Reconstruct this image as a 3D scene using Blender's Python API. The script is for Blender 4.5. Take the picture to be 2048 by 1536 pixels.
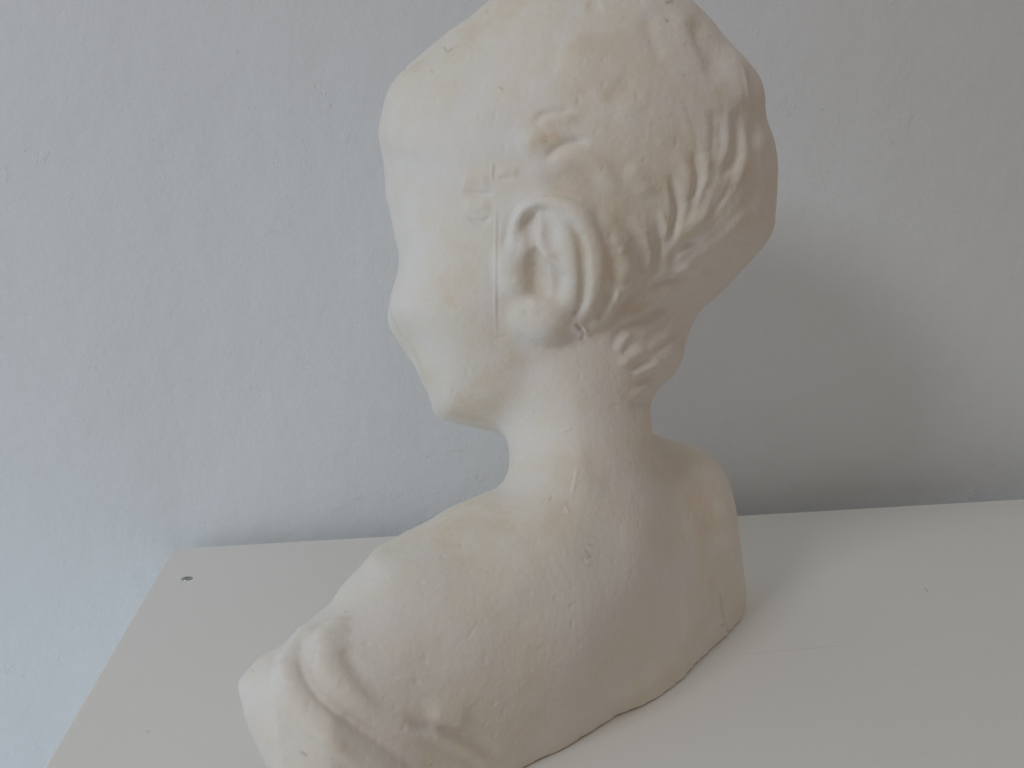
import bpy, bmesh, math, random
import numpy as np
from mathutils import Vector, Matrix

# ------------------------------------------------------------------ scene, camera, lights
S = bpy.context.scene
for o in list(bpy.data.objects): bpy.data.objects.remove(o)
H = 0.19                                   # camera height above the shelf top (metres)
PITCH, YAW = math.radians(8.5), math.radians(10.6)
F = Vector((math.sin(YAW) * math.cos(PITCH), math.cos(YAW) * math.cos(PITCH), -math.sin(PITCH)))
R = Vector((math.cos(YAW), -math.sin(YAW), 0.0))
U = R.cross(F)
CAM = Vector((0, 0, H))
FPX = 1750.0                               # focal length in photo pixels (2048 wide)
cd = bpy.data.cameras.new('camera'); cam = bpy.data.objects.new('camera', cd); S.collection.objects.link(cam)
M = Matrix((R, U, -F)).transposed()
cam.matrix_world = Matrix.Translation(CAM) @ M.to_4x4()
cd.sensor_width = 36; cd.lens = 36 * FPX / 2048; cd.clip_start = 0.01; cd.clip_end = 50
S.camera = cam
S.view_settings.view_transform = 'Standard'; S.view_settings.look = 'None'
S.view_settings.gamma = 1; S.view_settings.exposure = 0; S.view_settings.use_curve_mapping = False
S.cycles.max_bounces = 8; S.cycles.diffuse_bounces = 6

world = bpy.data.worlds.new('World'); S.world = world; world.use_nodes = True
wn = world.node_tree; bg = wn.nodes['Background']; bg.inputs[1].default_value = 1
# the room around the table: how much light comes from each side of it
ROOM = {'left': (.10, .06, .06), 'right': (.19, .115, .095), 'up': (.48, .535, .545), 'down': (.04, .04, .04), 'back': (.19, .125, .08)}
tc = wn.nodes.new('ShaderNodeTexCoord'); acc = None; room_nodes = {}
for nm, ax in (('left', (-1, 0, 0)), ('right', (1, 0, 0)), ('up', (0, 0, 1)), ('down', (0, 0, -1)), ('back', (0, -1, 0))):
    d = wn.nodes.new('ShaderNodeVectorMath'); d.operation = 'DOT_PRODUCT'; d.inputs[1].default_value = ax; wn.links.new(tc.outputs['Generated'], d.inputs[0])
    m1 = wn.nodes.new('ShaderNodeMath'); m1.operation = 'MAXIMUM'; m1.inputs[1].default_value = 0; wn.links.new(d.outputs['Value'], m1.inputs[0])
    m2 = wn.nodes.new('ShaderNodeMath'); m2.operation = 'POWER'; m2.inputs[1].default_value = 2; wn.links.new(m1.outputs[0], m2.inputs[0])
    sc_ = wn.nodes.new('ShaderNodeVectorMath'); sc_.operation = 'SCALE'; sc_.inputs[0].default_value = ROOM[nm]; wn.links.new(m2.outputs[0], sc_.inputs['Scale'])
    room_nodes[nm] = sc_
    if acc is None: acc = sc_.outputs[0]
    else:
        ad = wn.nodes.new('ShaderNodeVectorMath'); ad.operation = 'ADD'; wn.links.new(acc, ad.inputs[0]); wn.links.new(sc_.outputs[0], ad.inputs[1]); acc = ad.outputs[0]
wn.links.new(acc, bg.inputs[0])

def area(name, loc, target, sx, sy, power, col):
    l = bpy.data.lights.new(name, 'AREA'); l.shape = 'RECTANGLE'; l.size = sx; l.size_y = sy
    l.energy = power; l.color = col
    o = bpy.data.objects.new(name, l); S.collection.objects.link(o); o.location = loc
    d = Vector(target) - Vector(loc); o.rotation_euler = d.to_track_quat('-Z', 'Y').to_euler()
    return o
HEADC = CAM + H * (R * .167 + U * .575 + F * 2.15)
LD = (R * .75 - U * .41 + F * 1.02).normalized()
area('window_light', HEADC - LD * 1.7, HEADC, .36, .36, 6.6, (.95, 1.0, 1.08))
area('sky_light', (-.95, .2, -.3), (-.2, .65, 0), .9, .9, 2.9, (.76, 1.0, 1.22))

# ------------------------------------------------------------------ helpers
def ray(u, v):
    return R * ((u - 1024) / FPX) - U * ((v - 768) / FPX) + F
def ground(u, v, z=0.0):
    d = ray(u, v); return CAM + d * ((z - CAM.z) / d.z)
def mat(name):
    m = bpy.data.materials.new(name); m.use_nodes = True
    return m, m.node_tree, m.node_tree.nodes['Principled BSDF']
def link_mesh(name, verts, faces, m, parent=None, smooth=True):
    me = bpy.data.meshes.new(name); me.from_pydata(verts, [], faces); me.update()
    if m: me.materials.append(m)
    if smooth: me.polygons.foreach_set('use_smooth', [True] * len(me.polygons))
    o = bpy.data.objects.new(name, me); S.collection.objects.link(o)
    if parent: o.parent = parent
    return o
def nodes(nt, **k):
    return {n: nt.nodes.new(t) for n, t in k.items()}

# ------------------------------------------------------------------ materials
def plain(name, col, rough=0.8, metal=0.0):
    m, nt, b = mat(name); b.inputs['Base Color'].default_value = (*col, 1); b.inputs['Roughness'].default_value = rough; b.inputs['Metallic'].default_value = metal
    return m
def noise(nt, scale, detail=4, rough=.55, vec=None):
    n = nt.nodes.new('ShaderNodeTexNoise'); n.inputs['Scale'].default_value = scale; n.inputs['Detail'].default_value = detail; n.inputs['Roughness'].default_value = rough
    if vec: nt.links.new(vec, n.inputs['Vector'])
    return n.outputs['Fac']
def ramp(nt, x, stops):
    r = nt.nodes.new('ShaderNodeValToRGB'); nt.links.new(x, r.inputs[0]); e = r.color_ramp.elements
    e[0].position, e[0].color = stops[0][0], (*stops[0][1], 1); e[1].position, e[1].color = stops[-1][0], (*stops[-1][1], 1)
    for p, c in stops[1:-1]:
        q = e.new(p); q.color = (*c, 1)
    return r.outputs[0]
def mix(nt, f, a, b):
    n = nt.nodes.new('ShaderNodeMix'); n.data_type = 'RGBA'
    for k, x in ((0, f), (6, a), (7, b)):
        if isinstance(x, (int, float)): n.inputs[k].default_value = x
        elif isinstance(x, tuple): n.inputs[k].default_value = (*x, 1)
        else: nt.links.new(x, n.inputs[k])
    return n.outputs[2]
def mth(nt, op, a, b=None, c=None):
    n = nt.nodes.new('ShaderNodeMath'); n.operation = op
    for k, x in enumerate((a, b, c)):
        if x is None: continue
        if isinstance(x, (int, float)): n.inputs[k].default_value = x
        else: nt.links.new(x, n.inputs[k])
    return n.outputs[0]
def bump(nt, h, b, strength, dist, prev=None):
    n = nt.nodes.new('ShaderNodeBump'); n.inputs['Strength'].default_value = strength; n.inputs['Distance'].default_value = dist
    nt.links.new(h, n.inputs['Height'])
    if prev: nt.links.new(prev, n.inputs['Normal'])
    nt.links.new(n.outputs[0], b.inputs['Normal']); return n.outputs[0]
def coords(nt): return nt.nodes.new('ShaderNodeTexCoord').outputs['Object']
def attr(nt, name):
    n = nt.nodes.new('ShaderNodeAttribute'); n.attribute_name = name; return n.outputs['Fac']

# aged plaster: chalky white with a yellow-brown patina on what stands proud, fine grain, dark specks
M_PLASTER, nt, b = mat('aged_plaster'); co = coords(nt)
base_c = ramp(nt, attr(nt, 'patina'), [(0.05, (.79, .75, .695)), (.36, (.78, .728, .63)), (.68, (.745, .655, .53)), (1.0, (.62, .475, .32))])  # the patina value also carries the painted brown shade
gr = noise(nt, 900, 3, .6, co)
base_c = mix(nt, mth(nt, 'MULTIPLY', attr(nt, 'dirt'), .62), base_c, (.19, .155, .12))
base_c = mix(nt, mth(nt, 'MULTIPLY', gr, .10), base_c, (.55, .52, .48))
base_c = mix(nt, attr(nt, 'chalk'), base_c, (.84, .82, .77))
nt.links.new(base_c, b.inputs['Base Color']); b.inputs['Roughness'].default_value = .72
b.inputs['Specular IOR Level'].default_value = .3
n1 = bump(nt, noise(nt, 420, 5, .65, co), b, .20, .0012)
bump(nt, noise(nt, 1800, 2, .5, co), b, .10, .0005, n1)

# brushed wall paint with dents, chips and roller grain
M_WALL, nt, b = mat('white_wall_paint'); co = coords(nt)
wc = mix(nt, noise(nt, 5, 4, .6, co), (.785, .835, .865), (.81, .855, .88))
nt.links.new(wc, b.inputs['Base Color']); b.inputs['Roughness'].default_value = .8; b.inputs['Specular IOR Level'].default_value = .25
n1 = bump(nt, noise(nt, 16, 4, .6, co), b, .28, .008)
n2 = bump(nt, noise(nt, 380, 4, .6, co), b, .32, .0009, n1)
dm = ramp(nt, noise(nt, 9, 3, .5, co), [(.50, (0, 0, 0)), (.62, (1, 1, 1))])
dn = ramp(nt, noise(nt, 70, 4, .65, co), [(.60, (0, 0, 0)), (.66, (1, 1, 1))])
bump(nt, mth(nt, 'MULTIPLY', dm, dn), b, .32, .0009, n2)

M_SHELF, nt, b = mat('pale_shelf_paint'); co = coords(nt)
sc = mix(nt, noise(nt, 14, 4, .6, co), (.83, .81, .77), (.86, .835, .795))
fx = nt.nodes.new('ShaderNodeMapping'); fx.inputs['Scale'].default_value = (6, 160, 6); fx.inputs['Rotation'].default_value = (0, 0, .06); nt.links.new(co, fx.inputs['Vector'])
grain = noise(nt, 1.0, 3, .5, fx.outputs[0])
sc = mix(nt, mth(nt, 'MULTIPLY', ramp(nt, grain, [(.58, (0, 0, 0)), (.70, (1, 1, 1))]), .025), sc, (.52, .49, .46))
sc = mix(nt, mth(nt, 'MULTIPLY', noise(nt, 700, 3, .6, co), .16), sc, (.5, .48, .46))
def mark(p, q, w, sc, strength, col):     # a thin scuff line on the top, between two points of it
    p, q = Vector((p.x, p.y)) , Vector((q.x, q.y)); d = (q - p); L = d.length; d /= L
    def dot(v, o):
        m = nt.nodes.new('ShaderNodeVectorMath'); m.operation = 'DOT_PRODUCT'; m.inputs[1].default_value = (v.x, v.y, 0); nt.links.new(co, m.inputs[0])
        return mth(nt, 'SUBTRACT', m.outputs['Value'], o)
    org = Vector((TABLE0.x, TABLE0.y))
    across = mth(nt, 'ABSOLUTE', dot(Vector((-d.y, d.x)), Vector((-d.y, d.x)).dot(p - org))); along = mth(nt, 'ABSOLUTE', dot(d, d.dot((p + q) / 2 - org)))
    a = mth(nt, 'SUBTRACT', 1.0, mth(nt, 'DIVIDE', across, w)); b2 = mth(nt, 'MULTIPLY', mth(nt, 'SUBTRACT', L / 2, along), 6 / L)
    a = mth(nt, 'MAXIMUM', a, 0.0); b2 = mth(nt, 'MINIMUM', mth(nt, 'MAXIMUM', b2, 0.0), 1.0)
    return mix(nt, mth(nt, 'MULTIPLY', mth(nt, 'MULTIPLY', a, b2), strength), sc, col)
cr = ground(345, 1097); TABLE0 = Vector((cr.x, -.05, 0))
sc = mark(ground(1470, 1310), ground(1720, 1288), .0012, sc, .14, (.45, .41, .38))
sc = mark(ground(1848, 1174), ground(1858, 1186), .0007, sc, .55, (.3, .23, .21))
sc = mark(ground(292, 1460), ground(300, 1466), .0006, sc, .35, (.3, .28, .26))
nt.links.new(sc, b.inputs['Base Color']); b.inputs['Roughness'].default_value = .55; b.inputs['Specular IOR Level'].default_value = .35
bump(nt, noise(nt, 900, 3, .6, co), b, .12, .0006)
M_STEEL = plain('screw_steel', (.42, .43, .42), .34, 1.0)
M_DARK = plain('screw_recess', (.03, .03, .03), .6, .5)

# ------------------------------------------------------------------ wall and shelf
corner = ground(345, 1097); right = ground(1800, 1009)
WY = corner.y
def boxmesh(x0, x1, y0, y1, z0, z1):
    v = [(x, y, z) for x in (x0, x1) for y in (y0, y1) for z in (z0, z1)]
    return v, [(0, 1, 3, 2), (4, 6, 7, 5), (0, 4, 5, 1), (2, 3, 7, 6), (0, 2, 6, 4), (1, 5, 7, 3)]
w = link_mesh('wall', *boxmesh(-2.5, 3.2, 0, .12, -1.2, 2.0), M_WALL, smooth=False)
w.location = (corner.x, corner.y + .010, 0); w.rotation_euler.z = math.radians(3.2)      # the table stands a little askew to the wall: the gap opens to the right
w['kind'] = 'structure'; w['label'] = 'white painted plaster wall with small dents behind the bust'; w['category'] = 'wall'
table = bpy.data.objects.new('display_table', None); S.collection.objects.link(table); table.location = (corner.x, -.05, 0)
table['label'] = 'pale painted wooden table top with a steel screw near its corner, under the bust'; table['category'] = 'table'
TX, TY = 1.6 - corner.x, corner.y + .05
def bevel_box(name, x0, x1, y0, y1, z0, z1, m, parent, w):
    v, f = boxmesh(x0, x1, y0, y1, z0, z1); bm = bmesh.new(); vs = [bm.verts.new(p) for p in v]
    for q in f: bm.faces.new([vs[i] for i in q])
    bmesh.ops.recalc_face_normals(bm, faces=bm.faces); bmesh.ops.bevel(bm, geom=bm.edges[:], offset=w, segments=3, affect='EDGES', profile=.5)
    me = bpy.data.meshes.new(name); bm.to_mesh(me); bm.free(); me.materials.append(m)
    o = bpy.data.objects.new(name, me); S.collection.objects.link(o); o.parent = parent; return o
shelf = bevel_box('table_top', 0, TX, 0, TY, -.022, 0, M_SHELF, table, .0012)
bevel_box('low_light_block', .004, TX - .004, .012, TY - .004, -.95, -.0222, M_SHELF, table, .001)  # unseen box added to block light coming from below the top

# ------------------------------------------------------------------ the bust: an implicit solid, in the unit H, axes right / up / away
sp, cp = math.sin(PITCH), math.cos(PITCH)
def P(u, v, z):        # photo pixel at distance z
    return np.array(((u - 1024) / FPX * z, -(v - 768) / FPX * z, z))
def G(x, z, t):        # right, away, height above shelf
    return np.array((x, (t - 1 + sp * z) / cp, z))
PX = 1 / FPX

def smin(a, b, k):
    h = np.maximum(k - np.abs(a - b), 0) / k
    return np.minimum(a, b) - h * h * k * 0.25
def smax(a, b, k): return -smin(-a, -b, k)

class Ell:
    def __init__(s, c, r, k, yaw=0, roll=0, op='+'):
        s.c = np.array(c); s.r = np.array(r); s.k = k; s.op = op
        a, b = math.radians(yaw), math.radians(roll)
        Ry = np.array(((math.cos(a), 0, math.sin(a)), (0, 1, 0), (-math.sin(a), 0, math.cos(a))))
        Rz = np.array(((math.cos(b), -math.sin(b), 0), (math.sin(b), math.cos(b), 0), (0, 0, 1)))
        s.m = (Rz @ Ry).T
        e = max(r); s.lo = s.c - e; s.hi = s.c + e
    def d(s, x, y, z):
        x = x - s.c[0]; y = y - s.c[1]; z = z - s.c[2]
        q = [(s.m[i, 0] * x + s.m[i, 1] * y + s.m[i, 2] * z) for i in range(3)]
        k0 = np.sqrt(sum((q[i] / s.r[i]) ** 2 for i in range(3)))
        k1 = np.sqrt(sum((q[i] / s.r[i] ** 2) ** 2 for i in range(3))) + 1e-6
        return k0 * (k0 - 1) / k1
class Cap:              # round cone segment a-b
    def __init__(s, a, b, ra, rb, k, op='+'):
        s.a = np.array(a); s.b = np.array(b); s.ra = ra; s.rb = rb; s.k = k; s.op = op
        e = max(ra, rb); s.lo = np.minimum(s.a, s.b) - e; s.hi = np.maximum(s.a, s.b) + e
    def d(s, x, y, z):
        ab = s.b - s.a; L = float(ab @ ab) + 1e-9
        px, py, pz = x - s.a[0], y - s.a[1], z - s.a[2]
        t = np.clip((px * ab[0] + py * ab[1] + pz * ab[2]) / L, 0, 1)
        return np.sqrt((px - ab[0] * t) ** 2 + (py - ab[1] * t) ** 2 + (pz - ab[2] * t) ** 2) - (s.ra + (s.rb - s.ra) * t)
class Poly:             # prism over an outline on the shelf, from below the shelf up to height t, rounded
    def __init__(s, pts, t, rnd, k, slope=0.0, op='+'):
        s.p = np.array(pts, float); s.t = t; s.rnd = rnd; s.k = k; s.slope = slope; s.op = op
        mn, mx = s.p.min(0), s.p.max(0)
        s.lo = np.array((mn[0], -1.1, mn[1])); s.hi = np.array((mx[0], (t - 1 + sp * mx[1]) / cp + .05, mx[1]))
    def d(s, x, y, z):
        x, y, z = np.broadcast_arrays(x, y, z)
        h = 1 + cp * y - sp * z
        n = len(s.p); best = None; inside = np.zeros(x.shape, bool)
        for i in range(n):
            a, b = s.p[i], s.p[(i + 1) % n]; e = b - a
            wx, wz = x - a[0], z - a[1]
            t = np.clip((wx * e[0] + wz * e[1]) / (e @ e), 0, 1)
            q = (wx - e[0] * t) ** 2 + (wz - e[1] * t) ** 2
            best = q if best is None else np.minimum(best, q)
            if abs(e[1]) > 1e-9:
                c = ((a[1] > z) != (b[1] > z)) & (x < e[0] * (z - a[1]) / e[1] + a[0])
                inside ^= c
        d2 = np.sqrt(best); d2 = np.where(inside, -d2, d2) + s.rnd + s.slope * h
        dh = h - s.t + s.rnd
        return np.minimum(np.maximum(d2, dh), 0) + np.sqrt(np.maximum(d2, 0) ** 2 + np.maximum(dh, 0) ** 2) - s.rnd

class Chain:            # a strip of round cones along a line
    def __init__(s, q, r, k, op='+'):
        s.c = [Cap(q[i], q[i + 1], r[i], r[i + 1], 0) for i in range(len(q) - 1)]
        s.k = k; s.op = op; e = max(r); q = np.array(q); s.lo = q.min(0) - e; s.hi = q.max(0) + e
    def d(s, x, y, z):
        r = s.c[0].d(x, y, z)
        for c in s.c[1:]: r = np.minimum(r, c.d(x, y, z))
        return r

Z0 = 2.15
def px(n, z=Z0): return n * z / FPX
base = []
A = base.append
OUTL = [(-.44, 1.56), (-.41, 1.45), (-.31, 1.43), (-.2, 1.51), (-.1, 1.60), (.02, 1.72), (.11, 1.79), (.22, 1.90), (.40, 2.07), (.507, 2.23),
        (.578, 2.32), (.63, 2.41), (.672, 2.53), (.66, 2.66), (.55, 2.72), (.3, 2.66), (.05, 2.5), (-.18, 2.25), (-.36, 1.9)]
A(Poly(OUTL, .36, .10, .10, slope=.10))
A(Cap(P(840, 1300, 1.76), P(1335, 1020, 2.42), px(170, 1.76), px(128, 2.42), .2))          # shoulder girdle
A(Ell(P(1150, 1220, 2.12), (.36, .32, .17), .15, yaw=-44))                                     # rib cage
A(Cap(P(1375, 975, 2.5), P(1385, 1150, 2.52), .10, .14, .1))                                 # right upper arm
A(Cap(P(800, 1275, 1.72), P(640, 1500, 1.55), px(135, 1.7), px(140, 1.5), .1))               # left upper arm
A(Cap(P(660, 1390, 1.62), P(590, 1420, 1.6), px(125, 1.6), px(112, 1.6), .06))               # stump of the sleeve
A(Cap(P(1160, 720, 2.13), P(1160, 1000, 2.13), px(142), px(148), .10))                       # neck
A(Cap(P(1165, 1045, 2.10), P(900, 1180, 1.90), px(75), px(85), .14))                         # left trapezius
A(Cap(P(1180, 960, 2.2), P(1340, 985, 2.45), px(75), px(95), .24))                           # right trapezius
A(Cap(P(1130, 1060, 1.98), P(1010, 1260, 1.84), .10, .12, .25))                              # shoulder blade
# head
A(Ell(P(1140, 320, 2.18), (.48, .45, .42), .08, yaw=25, roll=0))
A(Ell(P(1315, 370, 2.15), (.275, .29, .30), .08))
A(Ell(P(962, 590, 2.2), (.225, .32, .30), .10))
A(Ell(P(950, 730, 2.28), (.10, .11, .16), .10))
A(Cap(P(890, 806, 2.25), P(985, 842, 2.2), px(22), px(24), .03))                              # edge of the jaw
A(Cap(P(1000, 780, 2.2), P(1110, 690, 2.1), .07, .10, .06))
A(Cap(P(1070, 560, 2.10), P(1120, 690, 2.12), .22, .18, .15))                                # jaw and ear root
A(Cap(P(1370, 460, 2.15), P(1255, 690, 2.15), px(125), px(90), .08))
def field(prims, x, y, z, d=None):
    for p in prims:
        q = p.d(x, y, z)
        if d is None: d = q
        elif p.op == '+': d = smin(d, q, p.k)
        else: d = smax(d, -q, p.k)
    return d

GRID = 0.006
LO, HI, N = np.array((-.62, -.95, 1.28)), np.array((.80, 1.12, 2.95)), GRID
def grid_field(prims):
    ax = [np.arange(LO[i], HI[i], N, dtype=np.float32) for i in range(3)]
    D = np.full([len(a) for a in ax], 0.5, np.float32)
    for p in prims:
        m = p.k + 0.05
        sl = [slice(max(0, int((p.lo[i] - m - LO[i]) / N)), max(0, int((p.hi[i] + m - LO[i]) / N) + 2)) for i in range(3)]
        q = p.d(ax[0][sl[0]][:, None, None], ax[1][sl[1]][None, :, None], ax[2][sl[2]][None, None, :]).astype(np.float32)
        sub = D[sl[0], sl[1], sl[2]]
        D[sl[0], sl[1], sl[2]] = smin(sub, q, p.k) if p.op == '+' else smax(sub, -q, p.k)
    h = 1 + cp * ax[1][None, :, None] - sp * ax[2][None, None, :]
    return np.maximum(D, 0.002 - h + 0 * D)     # flat underside, standing on the shelf

def surface_nets(D):
    s = D < 0
    nx, ny, nz = [n - 1 for n in D.shape]
    acc = np.zeros((nx, ny, nz, 3), np.float32); cnt = np.zeros((nx, ny, nz), np.float32)
    def sl(o, ax=None): return tuple(slice(o[i], o[i] + (nx, ny, nz)[i]) for i in range(3))
    for a in range(3):
        oth = [i for i in range(3) if i != a]
        for b in (0, 1):
            for c in (0, 1):
                o0 = [0, 0, 0]; o0[oth[0]] = b; o0[oth[1]] = c
                o1 = list(o0); o1[a] = 1
                d0, d1 = D[sl(o0)], D[sl(o1)]
                x = (d0 < 0) != (d1 < 0)
                t = np.where(x, d0 / np.where(x, d0 - d1, 1), 0)
                for i in range(3):
                    acc[..., i] += np.where(x, (t if i == a else o0[i]), 0)
                cnt += x
    act = cnt > 0
    idx = np.full(act.shape, -1, np.int64); idx[act] = np.arange(act.sum())
    cells = np.argwhere(act)
    V = LO + N * (cells + acc[act] / cnt[act][:, None])
    Q = []
    for a in range(3):
        b, c = (a + 1) % 3, (a + 2) % 3
        s0 = [slice(1, -1)] * 3; s1 = [slice(1, -1)] * 3
        s0[a] = slice(0, -1); s1[a] = slice(1, None)
        A0, A1 = s[tuple(s0)], s[tuple(s1)]
        e = np.argwhere(A0 != A1); inn = A0[A0 != A1]
        off = [1, 1, 1]; off[a] = 0; e = e + off
        def cell(db, dc):
            q = e.copy(); q[:, b] += db; q[:, c] += dc; return idx[q[:, 0], q[:, 1], q[:, 2]]
        f = np.stack([cell(-1, -1), cell(0, -1), cell(0, 0), cell(-1, 0)], 1)
        f[~inn] = f[~inn][:, ::-1]
        Q.append(f)
    return V, np.concatenate(Q)


# points of the base form under photo pixels, found by marching from the camera
def surf(pts, lift=0.0):
    p = np.array(pts, float); z = np.full(len(p), 1.25)
    dx, dy = (p[:, 0] - 1024) / FPX, -(p[:, 1] - 768) / FPX
    for _ in range(90):
        d = field(base, dx * z, dy * z, z)
        z += np.clip(d, -.05, .08) * .8
    q = np.stack([dx * z, dy * z, z], 1)
    e = 1e-3; g = np.zeros_like(q)
    for i in range(3):
        a, b = q.copy(), q.copy(); a[:, i] += e; b[:, i] -= e
        g[:, i] = field(base, *a.T) - field(base, *b.T)
    g /= np.linalg.norm(g, axis=1)[:, None] + 1e-9
    return q + g * np.broadcast_to(np.array(lift), (len(p),))[:, None]

def smooth_line(pts, n=4):                    # Catmull-Rom through the points
    p = np.array(pts, float)
    if len(p) < 3: return [tuple(p[0] + (p[-1] - p[0]) * t) for t in np.linspace(0, 1, 4)]
    e = np.vstack([2 * p[0] - p[1], p, 2 * p[-1] - p[-2]]); r = []
    for i in range(1, len(e) - 2):
        for t in np.arange(n) / n:
            r.append(tuple(.5 * (2 * e[i] + (e[i + 1] - e[i - 1]) * t + (2 * e[i - 1] - 5 * e[i] + 4 * e[i + 1] - e[i + 2]) * t * t
                                 + (3 * e[i] - e[i - 1] - 3 * e[i + 1] + e[i + 2]) * t ** 3)))
    return r + [tuple(p[-1])]
prims = list(base)
def chain(pts, r, lift, k, op='+'):          # a strip of round cones laid on the base form; r and lift in photo pixels
    n = len(pts); r = np.broadcast_to(np.array(r, float), (n,)); lift = np.broadcast_to(np.array(lift, float), (n,))
    if n > 2:
        qq = smooth_line([tuple(a) + (b, c) for a, b, c in zip(pts, r, lift)], 3); pts = [x[:2] for x in qq]; r = [x[2] for x in qq]; lift = np.array([x[3] for x in qq]); n = len(pts)
    q = surf(pts, lift * Z0 / FPX)
    if n == 1:
        prims.append(Ell(q[0], (px(r[0]),) * 3, k * px(1), op=op)); return
    prims.append(Chain(q, [px(x) for x in r], px(k), op))

# ear: a plate tilted towards the face, hollowed, with a rolled rim
chain([(1100, 455), (1108, 500), (1108, 545), (1098, 590)], (84, 88, 86, 74), (-60, -60, -58, -52), 16)
chain([(1150, 440), (1172, 490), (1174, 540), (1158, 590)], (38, 40, 40, 38), (0, 4, 2, 0), 22)
chain([(1064, 638), (1088, 640), (1106, 622)], (44, 48, 47), (-21, -16, -11), 16)
chain([(1074, 512), (1068, 548), (1080, 580)], (15, 24, 16), (10, 11, 14), 22, '-')
chain([(1108, 520), (1112, 550), (1104, 580)], (18, 20, 16), (32, 34, 34), 10, '-')
chain([(1066, 424), (1062, 450), (1066, 480)], (11, 14, 10), (18, 14, 19), 14, '-')
chain([(1088, 428), (1100, 455), (1100, 485)], (16, 18, 15), (34, 34, 34), 10, '-')
chain([(1143, 440), (1157, 475), (1160, 525), (1157, 575), (1147, 615)], (7, 9, 10, 9, 7), (41, 41, 39, 37, 33), 7, '-')
chain([(1112, 420), (1132, 455), (1141, 510), (1140, 560), (1126, 603)], (9, 11, 12, 12, 12), (18, 22, 24, 22, 18), 10)
chain([(1030, 490), (1032, 455), (1050, 418), (1084, 402), (1125, 406), (1160, 428), (1181, 467), (1188, 510), (1184, 560), (1168, 605), (1146, 640)],
      (7, 9, 10, 10, 14, 16, 12, 10, 10, 11, 16), (0, 6, 13, 17, 22, 27, 30, 31, 27, 20, 8), 7)
chain([(1088, 503), (1108, 514), (1128, 530)], (7, 8, 8), (8, 15, 20), 9)
chain([(1020, 528), (1028, 560)], (34, 28), (-20, -14), 16)
chain([(1072, 608), (1108, 606)], (16, 16), (10, 14), 10)
# the face on the far side: brow, eyes, nose, lips, chin
FD, FA = np.array((-.62, 0, .785)), np.array((.785, 0, .62)); FC = np.array((-.03, 0, 2.22))
def on_face(a, y, lift=0.0):
    o = FC + FA * a + FD * .75; o[1] = y; t = 0.0
    for _ in range(60):
        p = o - FD * t; t += float(field(base, *p.reshape(3, 1))[0]) * .8
    return o - FD * (t - lift)
def fe(a, y, r, lift, k, op='+'): prims.append(Ell(on_face(a, y, lift), r, k, op=op))
for sd in (-1, 1):
    fe(.115 * sd, .33, (.055, .036, .055), .022, .05, '-')                       # socket
    fe(.112 * sd, .325, (.042, .030, .042), -.030, .012)                           # eyeball
    prims.append(Chain([on_face(.05 * sd, .372, -.01), on_face(.115 * sd, .388, -.012), on_face(.17 * sd, .36, -.012)], [.018, .022, .014], .03))
    fe(.032 * sd, .185, (.026, .022, .026), .012, .02)                            # nostril wing
    fe(.13 * sd, .13, (.07, .08, .07), -.05, .08)                                 # cheek
prims.append(Chain([on_face(0, .33, -.005), on_face(0, .25, .018), on_face(0, .195, .040)], [.020, .026, .032], .03))
prims.append(Chain([on_face(-.065, .078, -.012), on_face(-.02, .095, 0), on_face(.02, .095, 0), on_face(.065, .078, -.012)], [.008, .016, .016, .008], .012))
prims.append(Chain([on_face(-.055, .066, -.012), on_face(0, .052, .002), on_face(.055, .066, -.012)], [.008, .019, .008], .012))
fe(0, -.03, (.05, .04, .05), -.02, .05)

# rolled folds of the sleeve round the arm
chain([(648, 1226), (640, 1262), (648, 1304), (670, 1350), (708, 1394), (755, 1430), (810, 1460), (870, 1486), (940, 1512)], (16, 24, 29, 31, 31, 29, 26, 20, 12), (-9, -14, -18, -19, -19, -19, -17, -14, -11), 8)
chain([(603, 1252), (582, 1282), (572, 1322), (584, 1374), (612, 1424), (656, 1468), (714, 1506), (790, 1552)], (11, 19, 24, 26, 27, 27, 26, 22), (-5, -10, -14, -15, -15, -15, -15, -14), 8)
# lock of hair pressed behind the ear
chain([(1205, 455), (1232, 500), (1245, 540), (1222, 590), (1190, 628), (1165, 650)], (30, 38, 40, 34, 26, 18), (-9, -10, -10, -9, -8, -6), 12)

V, Q = surface_nets(grid_field(prims))
# one level of smooth subdivision
me = bpy.data.meshes.new('raw'); me.from_pydata(V.tolist(), [], Q.tolist())
ob = bpy.data.objects.new('raw', me); S.collection.objects.link(ob)
md = ob.modifiers.new('s', 'SUBSURF'); md.levels = 1
ev = ob.evaluated_get(bpy.context.evaluated_depsgraph_get()); m2 = ev.to_mesh()
V = np.zeros(len(m2.vertices) * 3); m2.vertices.foreach_get('co', V); V = V.reshape(-1, 3)
Q = np.zeros(len(m2.loops), np.int64); m2.loops.foreach_get('vertex_index', Q); Q = Q.reshape(-1, 4)
ev.to_mesh_clear(); bpy.data.objects.remove(ob); bpy.data.meshes.remove(me)

def height(V): return 1 + cp * V[:, 1] - sp * V[:, 2]
def uv(V): return np.stack([1024 + V[:, 0] / V[:, 2] * FPX, 768 - V[:, 1] / V[:, 2] * FPX], 1)
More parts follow.
